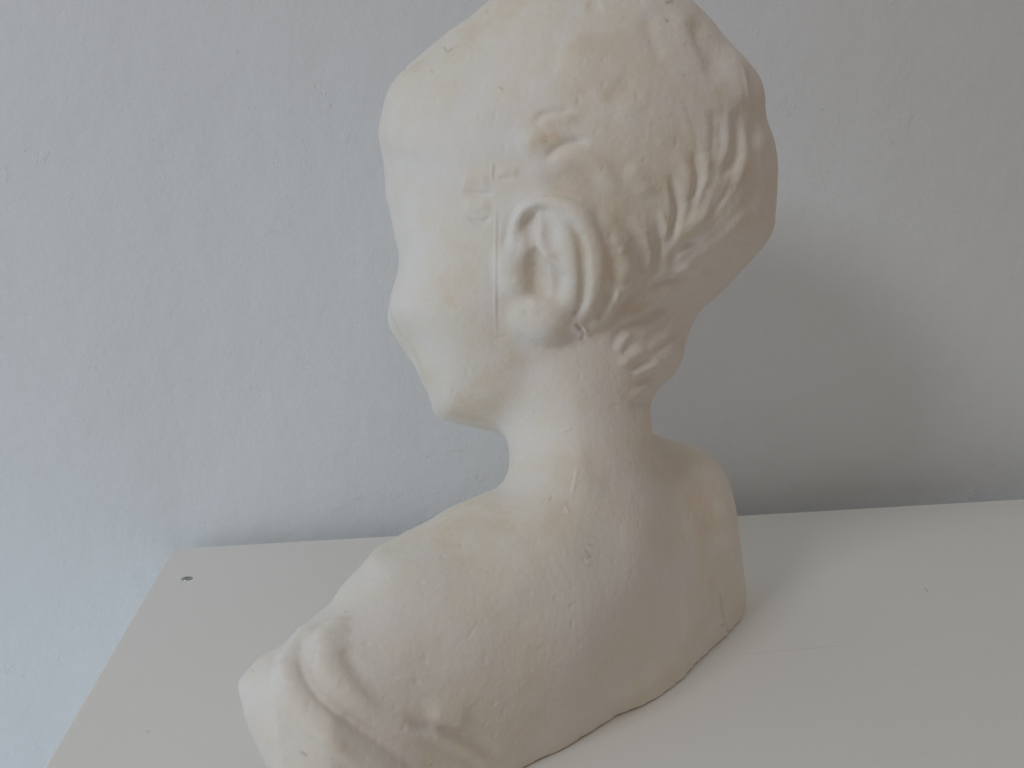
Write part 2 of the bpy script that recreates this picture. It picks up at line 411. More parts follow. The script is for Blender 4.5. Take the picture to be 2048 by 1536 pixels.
# free-form touch-up of the big form: (place, shift) in photo pixels
NUDGE = [[(1189,-79,1.1,1.1),(1171,-79,1.5,4.3),(1153,-79,1.0,6.4),(1135,-79,1.5,9.4),(1117,-75,1.5,8.4),(1100,-71,1.6,7.3),(1080,-71,3.1,10.0),(1062,-67,5.4,13.4),(1044,-59,6.9,13.9),(1025,-55,10.0,17.9),(1008,-47,11.7,19.2),(990,-39,14.0,21.3),(973,-32,16.4,23.3),(956,-22,18.3,24.4),(942,-11,19.2,25.0),(929,1,18.3,24.4),(913,9,18.9,26.4),(900,21,17.0,24.1),(886,33,16.8,23.0),(873,46,15.5,20.2),(861,61,13.5,16.7),(849,75,11.3,13.4),(836,89,10.2,11.7),(826,105,6.9,7.9),(817,122,3.0,3.4),(809,140,-3.1,-3.2),(801,155,-8.0,-6.8),(793,170,-11.4,-7.2),(786,184,-13.2,-6.0),(781,200,-12.8,-4.2),(777,216,-13.1,-3.2),(773,233,-13.3,-2.3),(769,249,-12.5,-1.1),(765,266,-8.5,0.2),(765,283,-8.4,1.0),(765,301,-3.4,0.6),(765,319,1.5,-0.2),(765,337,2.5,-0.3),(765,355,3.5,-0.3),(769,391,1.5,-0.2),(773,408,2.5,-0.5),(773,427,6.4,-1.2),(777,444,5.4,-1.0),(777,463,8.4,-1.5),(777,481,11.3,-2.2),(777,499,15.3,-2.5),(777,515,20.5,-1.2),(777,530,20.4,1.8),(777,545,15.2,3.2),(777,563,9.2,2.3),(777,582,5.4,1.2),(781,601,-2.5,-0.4),(777,618,-1.5,-0.1),(777,636,-2.5,0.3),(773,655,5.3,-1.5),(774,676,11.3,-5.3),(781,694,14.1,-8.5),(788,711,17.1,-11.3),(797,727,18.9,-12.2),(809,740,16.8,-10.0),(817,755,18.1,-9.5),(829,768,13.1,-6.3),(837,784,11.4,-5.1),(849,798,7.7,-3.6),(861,813,3.9,-2.2),(873,824,-4.9,4.3),(884,834,-1.4,2.1),(916,850,0.8,-2.4),(934,855,0.7,-2.4),(950,863,1.5,-5.3),(966,871,2.6,-8.1),(980,878,5.9,-12.1),(989,887,13.8,-15.2),(989,899,23.4,-12.4),(989,910,27.0,-5.2),(981,921,35.5,1.7),(977,929,36.9,11.0),(973,934,37.3,24.2),(971,941,24.8,28.1),(963,949,16.8,27.8),(952,961,11.8,23.7),(938,973,9.2,19.4),(922,981,9.2,19.4),(908,993,7.1,14.9),(892,1001,7.2,14.9),(875,1009,7.3,14.8),(860,1020,6.1,12.0),(845,1029,5.8,11.0),(828,1037,6.5,11.8),(812,1045,7.1,12.6),(796,1053,7.7,13.4),(780,1063,7.4,12.5),(765,1073,7.2,11.4),(748,1082,8.5,11.7),(733,1093,9.5,11.0),(717,1104,13.9,13.7),(701,1115,17.5,15.7),(685,1126,21.7,18.5),(669,1137,25.7,21.5),(657,1150,26.5,22.1),(645,1163,27.1,22.9),(635,1176,25.6,23.2),(625,1188,23.9,24.9),(617,1202,19.9,24.4),(605,1213,15.4,20.3),(596,1233,9.9,11.9),(585,1248,7.9,8.4),(572,1261,8.7,8.9),(561,1273,9.5,11.0),(551,1289,3.8,5.3),(538,1301,0.8,1.3),(524,1312,-0.9,-1.2),(513,1326,-4.2,-5.0),(503,1340,-7.1,-6.3),(493,1353,-9.1,-5.2),(485,1365,-10.2,-2.6),(473,1399,6.4,-1.1),(469,1419,15.0,-3.9),(465,1440,24.4,-7.5),(465,1460,29.8,-10.3),(469,1479,32.2,-12.4),(470,1500,38.2,-16.2),(477,1518,37.6,-17.6),(477,1530,45.4,-14.1),(477,1525,55.0,7.2),(1055,1540,-8.8,-3.7),(1068,1536,-5.2,-8.0),(1081,1527,-2.8,-5.9),(1100,1523,-4.6,-9.4),(1116,1515,-5.2,-10.2),(1131,1505,-4.1,-7.5),(1148,1497,-4.8,-8.2),(1164,1488,-5.6,-8.9),(1179,1479,-6.2,-9.7),(1195,1470,-7.2,-11.4),(1209,1459,-5.9,-9.9),(1224,1449,-5.0,-9.2),(1238,1439,-3.3,-6.8),(1254,1431,-2.7,-5.9),(1301,1403,-0.7,-1.3),(1317,1396,-1.3,-2.1),(1332,1384,-0.8,-1.2),(1347,1375,-1.5,-2.0),(1363,1366,-2.9,-3.5),(1378,1355,-4.4,-4.8),(1391,1343,-5.3,-5.3),(1403,1329,-4.6,-4.6),(1415,1315,-3.8,-3.9),(1463,1262,1.2,1.0),(1479,1252,-4.7,-2.9),(1488,1235,-5.0,-2.2),(1499,1219,-10.1,-2.9),(1502,1200,-8.4,-1.1),(1503,1181,-8.5,-0.1),(1507,1162,-15.5,1.1),(1507,1143,-17.4,1.9),(1507,1125,-18.4,2.2),(1507,1107,-21.3,2.6),(1511,1088,-27.3,3.2),(1515,1070,-33.3,3.8),(1515,1051,-35.2,4.5),(1515,1032,-37.0,6.0),(1515,1012,-40.6,8.6),(1511,992,-41.0,11.0),(1507,972,-42.3,13.8),(1500,952,-41.4,16.3),(1491,933,-39.1,19.1),(1479,913,-35.0,22.3),(1464,896,-30.0,25.7),(1447,878,-26.4,30.7),(1427,865,-20.3,32.7),(1405,857,-14.7,33.4),(1384,849,-10.8,34.9),(1366,845,-9.5,35.2),(1351,845,-12.9,33.1),(1342,845,-21.3,28.4),(1334,844,-24.7,16.2),(1319,840,-13.0,3.5),(1319,825,-15.5,0.1),(1319,811,-15.1,-3.4),(1323,797,-13.1,-6.2),(1327,781,-6.9,-4.9),(1335,765,-2.7,-2.3),(1342,748,4.3,3.5),(1347,731,10.6,6.6),(1355,717,10.6,4.5),(1363,702,7.2,2.2),(1372,686,1.4,0.4),(1383,671,-5.2,-1.9),(1395,658,-9.5,-4.5),(1405,644,-10.6,-6.6),(1416,632,-12.9,-10.2),(1426,619,-10.4,-10.1),(1439,607,-9.2,-9.9),(1451,594,-7.8,-8.4),(1463,581,-7.3,-7.5),(1475,567,-6.7,-6.7),(1488,553,-6.1,-6.0),(1499,539,-4.7,-4.5),(1508,523,-1.1,-1.0),(1519,509,-1.2,-1.0),(1527,493,1.2,0.9),(1535,477,6.5,3.7),(1539,461,8.9,3.3),(1543,445,9.3,2.0),(1551,428,3.5,0.4),(1559,393,-2.5,-0.2),(1559,375,-1.5,-0.1),(1563,357,-3.5,-0.0),(1563,339,-4.5,0.2),(1563,321,-5.5,0.6),(1563,302,-7.4,1.3),(1559,284,-7.3,1.8),(1560,265,-12.9,3.9),(1555,247,-14.9,4.3),(1551,231,-17.1,3.7),(1547,215,-15.3,2.3),(1539,198,-7.4,1.2),(1533,180,-4.4,1.1),(1527,163,-3.3,1.3),(1519,146,-3.0,1.8),(1511,129,-5.1,4.0),(1499,115,-5.5,5.0),(1491,99,-11.3,10.6),(1480,85,-12.4,10.8),(1471,70,-14.4,11.6),(1459,57,-13.0,10.1),(1447,43,-12.2,9.5),(1436,29,-12.1,9.7),(1422,17,-8.7,7.5),(1407,5,-6.1,5.9),(1393,-7,-5.1,5.5),(1379,-19,-5.4,6.6),(1362,-27,-2.1,2.8),(1330,-43,0.7,-1.3),(1280,-63,0.8,-2.4),(1263,-67,0.8,-3.4),(1246,-71,0.2,-1.5),(1211,-79,-0.8,3.4),(1194,-79,-1.9,1.7)],[(1192,-76,-2.5,-2.5),(1155,-71,-0.2,-1.5),(1136,-71,0.2,1.5),(1084,-59,-0.4,-1.4),(1068,-51,-0.9,-2.3),(1052,-43,-1.1,-2.2),(1034,-39,0.7,1.3),(1020,-27,-0.8,-1.3),(1004,-19,0.8,1.3),(987,-11,2.0,2.9),(973,-1,2.1,2.8),(957,8,4.0,5.2),(944,21,3.3,4.4),(928,30,3.8,5.3),(914,41,3.2,4.5),(900,53,2.1,2.8),(885,62,3.3,4.4),(872,76,1.6,1.9),(856,85,3.5,4.2),(845,99,1.6,1.9),(809,140,-3.1,-3.2),(798,153,-5.0,-4.2),(789,167,-7.2,-4.6),(781,182,-7.8,-3.5),(773,197,-4.3,-1.4),(769,214,-5.3,-1.3),(765,231,-4.4,-0.8),(761,249,-4.5,-0.4),(761,266,-4.5,0.1),(761,284,-4.5,0.5),(761,320,5.4,-0.8),(761,337,6.5,-0.7),(765,355,3.5,-0.3),(773,390,-2.5,0.4),(777,408,-1.5,0.3),(781,425,-1.5,0.3),(781,443,1.5,-0.3),(785,479,3.4,-0.7),(789,497,3.5,-0.6),(789,514,8.5,-0.5),(789,531,8.5,0.8),(789,548,3.4,0.7),(789,566,-2.4,-0.6),(789,585,-7.3,-1.6),(789,602,-10.4,-1.6),(785,619,-9.5,-0.5),(785,635,-10.4,1.1),(781,653,-3.4,1.0),(789,689,6.4,-3.9),(797,706,8.8,-5.8),(808,719,7.1,-4.6),(817,735,8.2,-4.9),(829,748,5.8,-3.0),(838,764,4.1,-1.9),(846,780,2.3,-1.0),(869,808,-3.9,2.2),(876,821,-8.6,7.6),(886,832,-3.1,4.5),(901,839,-1.4,3.2),(935,851,-0.4,1.4),(951,859,0.4,-1.4),(967,867,1.4,-4.3),(984,871,2.4,-4.9),(996,879,6.4,-7.0),(1005,891,7.5,-4.0),(1005,907,11.3,-2.2),(1001,922,15.5,0.8),(997,935,16.8,5.0),(989,944,21.4,13.9),(982,953,14.2,16.1),(973,965,7.5,12.4),(961,978,3.4,6.7),(946,989,1.9,4.1),(930,997,1.5,3.2),(916,1009,-0.6,-1.4),(899,1017,-0.7,-1.4),(883,1025,-0.7,-1.3),(867,1033,-0.7,-1.3),(851,1041,-0.7,-1.3),(805,1068,-1.2,-2.2),(789,1076,-0.8,-1.3),(761,1099,-3.8,-5.3),(747,1109,-4.2,-4.9),(733,1120,-2.5,-2.5),(716,1129,1.9,1.7),(702,1141,4.2,3.6),(689,1153,6.5,5.5),(677,1167,6.5,5.4),(665,1180,7.3,6.1),(653,1193,7.8,7.1),(641,1205,8.0,8.3),(632,1221,4.1,5.0),(568,1282,1.6,1.9),(554,1293,0.9,1.2),(541,1305,-1.9,-2.9),(527,1317,-3.7,-5.4),(515,1329,-6.1,-7.3),(505,1342,-8.6,-7.6),(497,1355,-12.6,-7.1),(489,1366,-14.1,-3.5),(485,1380,-8.5,0.0),(485,1397,-5.4,0.9),(485,1434,4.3,-1.3),(489,1452,5.2,-1.8),(493,1470,7.9,-3.1),(501,1486,6.9,-2.9),(505,1505,9.5,-4.4),(512,1520,11.0,-3.4),(513,1529,18.3,2.4),(1045,1535,1.4,0.6),(1064,1531,-1.4,-2.1),(1078,1519,1.1,2.3),(1096,1515,-0.7,-1.3),(1112,1507,-1.1,-2.2),(1144,1490,-0.8,-1.3),(1159,1481,-1.3,-2.1),(1174,1471,-1.3,-2.1),(1191,1463,-2.4,-3.8),(1205,1451,-1.3,-2.1),(1220,1443,-1.7,-3.1),(1250,1423,1.0,2.3),(1267,1415,1.5,3.2),(1283,1407,1.6,3.1),(1298,1399,1.7,3.1),(1315,1391,1.3,2.1),(1344,1371,1.5,2.0),(1375,1352,-1.7,-1.8),(1388,1339,-1.8,-1.8),(1399,1326,-1.1,-1.1),(1434,1283,3.7,4.1),(1448,1272,3.9,3.9),(1459,1259,5.0,4.1),(1473,1247,2.1,1.3),(1488,1216,1.4,0.4),(1491,1198,2.5,0.3),(1491,1181,3.5,0.0),(1487,1145,2.5,-0.3),(1487,1127,1.5,-0.2),(1487,1109,-1.5,0.2),(1487,1091,-3.5,0.4),(1487,1073,-5.5,0.6),(1487,1055,-7.4,1.0),(1483,1037,-5.4,0.9),(1479,1019,-4.4,0.9),(1479,1000,-9.2,2.5),(1471,983,-6.2,2.0),(1467,965,-7.9,3.1),(1459,949,-6.7,3.3),(1449,933,-4.6,3.0),(1439,916,-5.7,4.9),(1425,904,-3.6,4.2),(1412,890,-5.0,8.1),(1394,881,-3.8,8.7),(1377,873,-3.4,11.0),(1360,865,-4.0,15.0),(1345,861,-6.7,17.2),(1330,861,-9.3,12.4),(1311,859,-2.1,1.4),(1307,843,-1.4,0.4),(1311,825,-7.5,0.1),(1311,809,-7.3,-1.6),(1319,795,-8.6,-4.0),(1324,779,-4.5,-3.2),(1331,762,1.1,1.0),(1339,746,6.6,5.4),(1347,731,10.6,6.6),(1352,716,13.3,5.7),(1359,701,11.0,3.4),(1372,686,1.4,0.4),(1379,669,-1.4,-0.5),(1391,655,-5.0,-2.4),(1399,640,-4.7,-2.9),(1410,627,-7.5,-5.9),(1422,615,-6.1,-5.9),(1431,599,-1.7,-1.8),(1445,588,-1.7,-1.8),(1458,576,-2.4,-2.5),(1471,563,-2.5,-2.5),(1483,549,-1.8,-1.8),(1495,536,-1.1,-1.0),(1527,493,1.2,0.9),(1535,477,6.5,3.7),(1539,461,8.9,3.3),(1547,445,5.4,1.2),(1551,428,3.5,0.4),(1555,393,1.5,0.1),(1559,375,-1.5,-0.1),(1559,321,-1.5,0.2),(1551,267,-4.3,1.3),(1547,250,-7.2,2.1),(1543,233,-9.3,2.0),(1538,216,-6.4,1.0),(1523,183,6.3,-1.5),(1519,166,5.1,-2.0),(1511,151,4.8,-2.8),(1502,136,4.4,-3.4),(1484,105,-4.0,3.8),(1471,92,-3.4,3.0),(1463,76,-5.8,4.7),(1451,63,-5.1,4.0),(1439,49,-4.3,3.4),(1427,36,-3.5,2.8),(1415,22,-1.9,1.6),(1399,13,1.8,-1.7),(1372,-11,1.6,-1.9),(1359,-23,0.9,-1.2),(1343,-32,2.4,-3.8),(1328,-39,2.6,-4.8),(1296,-55,1.3,-3.3),(1280,-63,0.8,-2.4),(1263,-67,0.8,-3.4),(1246,-71,0.2,-1.5),(1227,-71,0.4,-3.5),(1210,-75,0.4,-1.5),(1189,-75,2.6,-2.3)],[(1192,-76,-2.5,-2.5),(1154,-75,0.4,2.5),(1136,-71,0.2,1.5),(1084,-59,-0.4,-1.4),(1068,-51,-0.9,-2.3),(1050,-47,0.7,1.3),(1034,-39,0.7,1.3),(1020,-27,-0.8,-1.3),(1004,-19,0.8,1.3),(989,-9,0.9,1.2),(974,1,0.9,1.2),(960,12,0.9,1.2),(944,22,2.7,3.6),(930,33,2.0,2.8),(903,57,-0.9,-1.2),(873,76,0.9,1.2),(817,122,3.0,3.4),(805,135,1.0,1.1),(785,165,-3.0,-1.9),(776,180,-3.2,-1.4),(765,213,-1.5,-0.4),(761,320,5.4,-0.8),(765,337,2.5,-0.3),(773,390,-2.5,0.4),(777,408,-1.5,0.3),(781,425,-1.5,0.3),(785,443,-2.5,0.4),(789,460,-4.4,0.8),(793,514,4.5,-0.3),(789,531,8.5,0.8),(789,548,3.4,0.7),(785,565,1.5,0.4),(785,584,-3.4,-0.8),(781,601,-2.5,-0.4),(781,619,-5.5,-0.3),(777,636,-2.5,0.3),(781,653,-3.4,1.0),(793,686,2.1,-1.3),(801,703,4.6,-3.0),(813,717,2.9,-1.9),(823,731,2.1,-1.3),(833,746,2.2,-1.2),(840,762,1.4,-0.6),(873,823,-5.6,4.9),(884,834,-1.4,2.1),(900,841,-0.6,1.4),(935,851,-0.4,1.4),(952,855,-0.7,2.4),(984,870,2.0,-4.0),(1000,876,3.0,-3.3),(1011,888,1.3,-0.7),(1017,904,-1.5,0.3),(1013,922,3.5,0.2),(1009,939,5.3,1.6),(1001,952,9.6,6.3),(993,965,3.6,4.1),(965,986,-0.7,-1.3),(948,994,-0.6,-1.4),(916,1009,-0.6,-1.4),(899,1017,-0.7,-1.4),(883,1025,-0.7,-1.3),(867,1033,-0.7,-1.3),(851,1041,-0.7,-1.3),(803,1065,0.7,1.3),(789,1076,-0.8,-1.3),(760,1097,-2.6,-3.6),(745,1107,-2.3,-2.6),(733,1120,-2.5,-2.5),(716,1129,1.9,1.7),(693,1157,1.9,1.6),(671,1185,1.1,1.0),(625,1239,-4.5,-6.0),(609,1249,-3.5,-4.2),(596,1261,-3.8,-4.0),(567,1281,2.9,3.4),(553,1291,2.6,3.7),(538,1301,0.8,1.3),(524,1312,-0.9,-1.2),(499,1336,-2.6,-2.3),(489,1350,-4.8,-2.7),(481,1364,-6.3,-1.6),(481,1380,-4.5,0.0),(481,1398,-1.5,0.3),(481,1416,3.4,-0.9),(493,1451,1.4,-0.5),(513,1501,1.4,-0.6),(521,1517,1.4,-0.4),(525,1531,6.4,0.8),(1045,1535,1.4,0.6),(1064,1531,-1.4,-2.1),(1078,1519,1.1,2.3),(1094,1511,1.1,2.2),(1112,1507,-0.7,-1.3),(1126,1495,1.2,2.2),(1142,1487,0.8,1.3),(1172,1468,0.8,1.3),(1219,1441,-0.7,-1.3),(1267,1417,0.6,1.4),(1284,1409,0.7,1.3),(1299,1401,0.7,1.3),(1347,1375,-1.5,-2.0),(1374,1351,-1.0,-1.1),(1388,1339,-1.8,-1.8),(1399,1326,-1.1,-1.1),(1463,1262,1.2,1.0),(1487,1235,-4.1,-1.8),(1491,1217,-2.4,-0.7),(1491,1198,2.5,0.3),(1491,1181,3.5,0.0),(1487,1145,2.5,-0.3),(1487,1127,1.5,-0.2),(1483,1110,2.5,-0.3),(1483,1074,-1.5,0.2),(1479,1038,-1.5,0.2),(1471,1002,-1.4,0.4),(1467,985,-2.4,0.8),(1451,953,1.3,-0.7),(1443,937,1.3,-0.8),(1432,923,1.9,-1.6),(1407,897,-0.8,1.3),(1391,889,-0.6,1.4),(1375,881,-1.0,3.3),(1357,877,-0.7,2.4),(1342,869,-3.8,9.8),(1324,869,-3.3,4.4),(1307,862,2.1,-1.4),(1303,844,2.4,-0.6),(1311,809,-7.3,-1.6),(1315,793,-5.0,-2.3),(1323,778,-2.8,-2.0),(1343,749,2.7,2.2),(1351,734,6.4,4.0),(1359,719,6.0,2.6),(1367,703,3.3,1.0),(1372,686,1.4,0.4),(1379,669,-1.4,-0.5),(1387,654,-1.4,-0.6),(1395,638,-1.3,-0.8),(1405,624,-2.7,-2.2),(1418,612,-2.5,-2.4),(1431,599,-1.7,-1.8),(1455,572,1.0,1.1),(1468,559,1.1,1.1),(1519,509,-1.2,-1.0),(1531,495,-2.8,-2.1),(1539,479,2.2,1.2),(1547,464,1.4,0.5),(1559,393,-2.5,-0.2),(1559,375,-1.5,-0.1),(1555,321,2.5,-0.3),(1551,304,4.4,-0.8),(1547,287,4.4,-1.1),(1543,269,3.4,-1.0),(1539,234,-5.4,1.2),(1535,217,-3.5,0.5),(1527,182,1.5,-0.4),(1519,166,5.1,-2.0),(1511,151,4.8,-2.8),(1503,135,2.8,-2.1),(1471,92,-3.4,3.0),(1459,80,-1.9,1.6),(1447,66,-1.2,0.9),(1399,13,1.8,-1.7),(1376,-15,-1.6,1.9),(1330,-43,0.7,-1.3),(1280,-63,0.8,-2.4),(1246,-71,0.2,-1.5),(1210,-75,0.4,-1.5),(1189,-75,2.6,-2.3)],[(1189,-79,1.1,1.1),(1154,-75,0.4,2.5),(1136,-71,0.2,1.5),(1084,-59,-0.4,-1.4),(1066,-55,0.6,1.4),(1050,-47,0.7,1.3),(1036,-35,-1.2,-2.2),(1020,-27,-0.8,-1.3),(990,-7,-0.9,-1.2),(977,5,-2.1,-2.8),(903,57,-0.9,-1.2),(873,76,0.9,1.2),(861,90,-1.0,-1.1),(781,162,1.3,0.8),(761,212,2.4,0.6),(761,284,-4.5,0.5),(765,301,-3.4,0.6),(765,319,1.5,-0.2),(769,337,-1.5,0.2),(773,390,-2.5,0.4),(777,426,2.5,-0.5),(781,443,1.5,-0.3),(791,548,1.5,0.3),(785,565,1.5,0.4),(780,583,1.5,0.3),(781,601,-2.5,-0.4),(777,618,-1.5,-0.1),(777,636,-2.5,0.3),(776,654,1.4,-0.4),(793,686,2.1,-1.3),(814,716,1.3,-0.8),(837,744,-2.2,1.2),(845,760,-3.2,1.5),(854,796,2.3,-1.1),(863,812,2.2,-1.2),(873,824,-4.9,4.3),(884,835,-0.8,1.2),(916,850,0.8,-2.4),(934,855,0.7,-2.4),(951,859,0.4,-1.4),(1000,875,2.4,-2.6),(1017,904,-1.5,0.3),(1013,940,1.4,0.4),(1005,954,5.5,3.5),(993,965,3.6,4.1),(965,986,-0.7,-1.3),(916,1009,-0.6,-1.4),(899,1017,-0.7,-1.4),(883,1025,-0.7,-1.3),(865,1029,1.6,3.1),(849,1037,1.6,3.1),(833,1045,2.2,3.9),(803,1065,0.7,1.3),(787,1073,1.3,2.2),(743,1105,-1.0,-1.1),(716,1129,1.9,1.7),(697,1160,-1.9,-1.6),(645,1209,3.8,4.0),(633,1222,3.5,4.3),(568,1282,1.6,1.9),(554,1293,0.9,1.2),(541,1305,-1.9,-2.9),(524,1312,-0.9,-1.2),(494,1332,1.9,1.7),(480,1364,-5.3,-1.3),(477,1399,2.5,-0.4),(497,1449,-2.4,0.8),(509,1483,-1.4,0.6),(517,1499,-2.3,1.1),(524,1516,-1.4,0.4),(529,1532,2.5,0.3),(1045,1535,1.4,0.6),(1064,1531,-1.4,-2.1),(1080,1523,-1.1,-2.3),(1096,1515,-0.7,-1.3),(1112,1507,-0.7,-1.3),(1126,1495,1.2,2.2),(1144,1490,-0.8,-1.3),(1172,1468,0.8,1.3),(1202,1447,1.3,2.1),(1252,1427,-1.0,-2.3),(1267,1417,0.6,1.4),(1299,1401,0.7,1.3),(1344,1371,1.5,2.0),(1360,1362,1.0,1.2),(1372,1348,1.7,1.8),(1388,1339,-1.8,-1.8),(1397,1323,1.1,1.1),(1463,1262,1.2,1.0),(1473,1247,2.1,1.3),(1491,1217,-2.4,-0.7),(1491,1198,2.5,0.3),(1495,1163,-3.5,0.2),(1491,1145,-1.5,0.2),(1487,1127,1.5,-0.2),(1487,1109,-1.5,0.2),(1483,1074,-1.5,0.2),(1479,1038,-1.5,0.2),(1471,1002,-1.4,0.4),(1463,986,2.4,-0.8),(1451,953,1.3,-0.7),(1443,937,1.3,-0.8),(1435,920,-1.1,1.0),(1405,901,1.8,-3.0),(1391,889,-0.6,1.4),(1356,881,0.4,-1.4),(1340,873,-2.0,5.1),(1324,869,-3.3,4.4),(1303,865,6.3,-4.1),(1303,844,2.4,-0.6),(1307,808,-3.4,-0.8),(1311,792,-1.4,-0.6),(1323,778,-2.8,-2.0),(1355,736,3.0,1.9),(1363,720,2.3,1.0),(1369,704,1.4,0.4),(1375,687,-2.4,-0.7),(1379,669,-1.4,-0.5),(1387,654,-1.4,-0.6),(1395,638,-1.3,-0.8),(1427,595,2.4,2.6),(1455,572,1.0,1.1),(1471,563,-2.5,-2.5),(1483,549,-1.8,-1.8),(1519,509,-1.2,-1.0),(1531,495,-2.8,-2.1),(1539,479,2.2,1.2),(1547,464,1.4,0.5),(1555,393,1.5,0.1),(1559,375,-1.5,-0.1),(1559,321,-1.5,0.2),(1535,234,-1.5,0.3),(1531,217,1.5,-0.2),(1527,182,1.5,-0.4),(1523,165,1.4,-0.5),(1467,96,1.1,-1.0),(1447,66,-1.2,0.9),(1403,8,-2.5,2.4),(1376,-15,-1.6,1.9),(1332,-46,-1.2,2.2),(1316,-55,-1.9,4.1),(1281,-67,-0.5,1.4),(1246,-75,-0.4,2.5),(1211,-79,-0.8,3.4),(1194,-79,-1.9,1.7)]]
def nudge(V, N, sig=45.0):
    if not N: return V
    N = np.array(N, float); p = uv(V); num = np.zeros((len(V), 2)); den = np.full(len(V), 0.35)
    for a, b, du, dv in N:
        r2 = ((p[:, 0] - a) ** 2 + (p[:, 1] - b) ** 2) / (sig * sig); m = r2 < 12
        w = np.exp(-.5 * r2[m]) * (1 - r2[m] / 12)
        num[m] += w[:, None] * (du, dv); den[m] += w
    d = num / den[:, None]
    h = height(V); V = V.copy()
    f = np.clip((.22 - h) / .14, 0, 1)             # low down the form slides along the shelf instead of lifting off it
    t = p + d
    zl = (1 - h) / (sp + cp * (t[:, 1] - 768) / FPX)
    zn = V[:, 2] * (1 - f) + zl * f
    V[:, 0] = (t[:, 0] - 1024) / FPX * zn; V[:, 1] = -(t[:, 1] - 768) / FPX * zn; V[:, 2] = zn
    return V
for nd, sg in zip(NUDGE, (80, 45, 28, 18)): V = nudge(V, nd, sg)
# ==== FORM DONE

def vnormals(V, Q):
    n = np.cross(V[Q[:, 2]] - V[Q[:, 0]], V[Q[:, 3]] - V[Q[:, 1]])
    vn = np.zeros_like(V)
    for i in range(4): 
        for c in range(3): vn[:, c] += np.bincount(Q[:, i], n[:, c], len(V))
    return vn / (np.linalg.norm(vn, axis=1)[:, None] + 1e-12)
VN = vnormals(V, Q)
def vnoise(p, seed=0):
    i = np.floor(p).astype(np.int64); f = p - i; f = f * f * (3 - 2 * f); r = 0
    for a in (0, 1):
        for b in (0, 1):
            for c in (0, 1):
                n = (i[:, 0] + a) * 73856093 ^ (i[:, 1] + b) * 19349663 ^ (i[:, 2] + c) * 83492791 ^ (seed * 2654435761)
                n = (n ^ (n >> 13)) * 1274126177 & 0x7fffffff
                n = ((n ^ (n >> 16)) & 0xffff) / 65535.0
                r = r + n * (f[:, 0] if a else 1 - f[:, 0]) * (f[:, 1] if b else 1 - f[:, 1]) * (f[:, 2] if c else 1 - f[:, 2])
    return r * 2 - 1

def inside(poly, p):
    poly = np.array(poly, float); r = np.zeros(len(p), bool); j = len(poly) - 1
    for i in range(len(poly)):
        a, b = poly[i], poly[j]; j = i
        if abs(a[1] - b[1]) > 1e-9:
            r ^= ((a[1] > p[:, 1]) != (b[1] > p[:, 1])) & (p[:, 0] < (b[0] - a[0]) * (p[:, 1] - a[1]) / (b[1] - a[1]) + a[0])
    return r
# strokes are cut into the near side only: what stands behind something else, or turns away, is left alone
p0 = uv(V); VD = V / np.linalg.norm(V, axis=1)[:, None]; facing = np.clip(-(VN * VD).sum(1), 0, 1); front = facing > 0.02
CS = 6.0
gi = np.floor(p0 / CS).astype(int) + 60; gm = front & (gi >= 0).all(1) & (gi[:, 0] < 480) & (gi[:, 1] < 480)
ZB = np.full((480, 480), 9.0); np.minimum.at(ZB, (gi[gm, 0], gi[gm, 1]), V[gm, 2])
vis = np.zeros(len(V), bool); vis[gm] = V[gm, 2] < ZB[gi[gm, 0], gi[gm, 1]] + .09
FACE = facing ** .3
DISP = np.zeros(len(V))
def stroke(kind, amp, wid, pts, taper=.2):
    """carve a groove ('g') or raise a ridge ('r'); amp and width in photo pixels"""
    q = np.array(smooth_line(pts)); reach = 3 * wid + 2
    m = np.where(vis & ((p0 > q.min(0) - reach) & (p0 < q.max(0) + reach)).all(1))[0]
    if not len(m): return
    p = p0[m]; best = np.full(len(m), 1e9); tt = np.zeros(len(m))
    L = np.linalg.norm(np.diff(q, axis=0), axis=1); cum = np.concatenate([[0], np.cumsum(L)]); tot = cum[-1]
    for k in range(len(q) - 1):
        e = q[k + 1] - q[k]; t = np.clip(((p - q[k]) @ e) / (e @ e + 1e-12), 0, 1)
        dd = np.linalg.norm(p - q[k] - t[:, None] * e, axis=1); b = dd < best
        best[b] = dd[b]; tt[b] = (cum[k] + t[b] * L[k]) / tot
    tp = np.clip(np.minimum(tt, 1 - tt) / taper, 0, 1); tp = tp * tp * (3 - 2 * tp)
    DISP[m] += (amp if kind == 'r' else -amp) * V[m, 2] / FPX * tp * np.exp(-(best / wid) ** 2) * FACE[m]
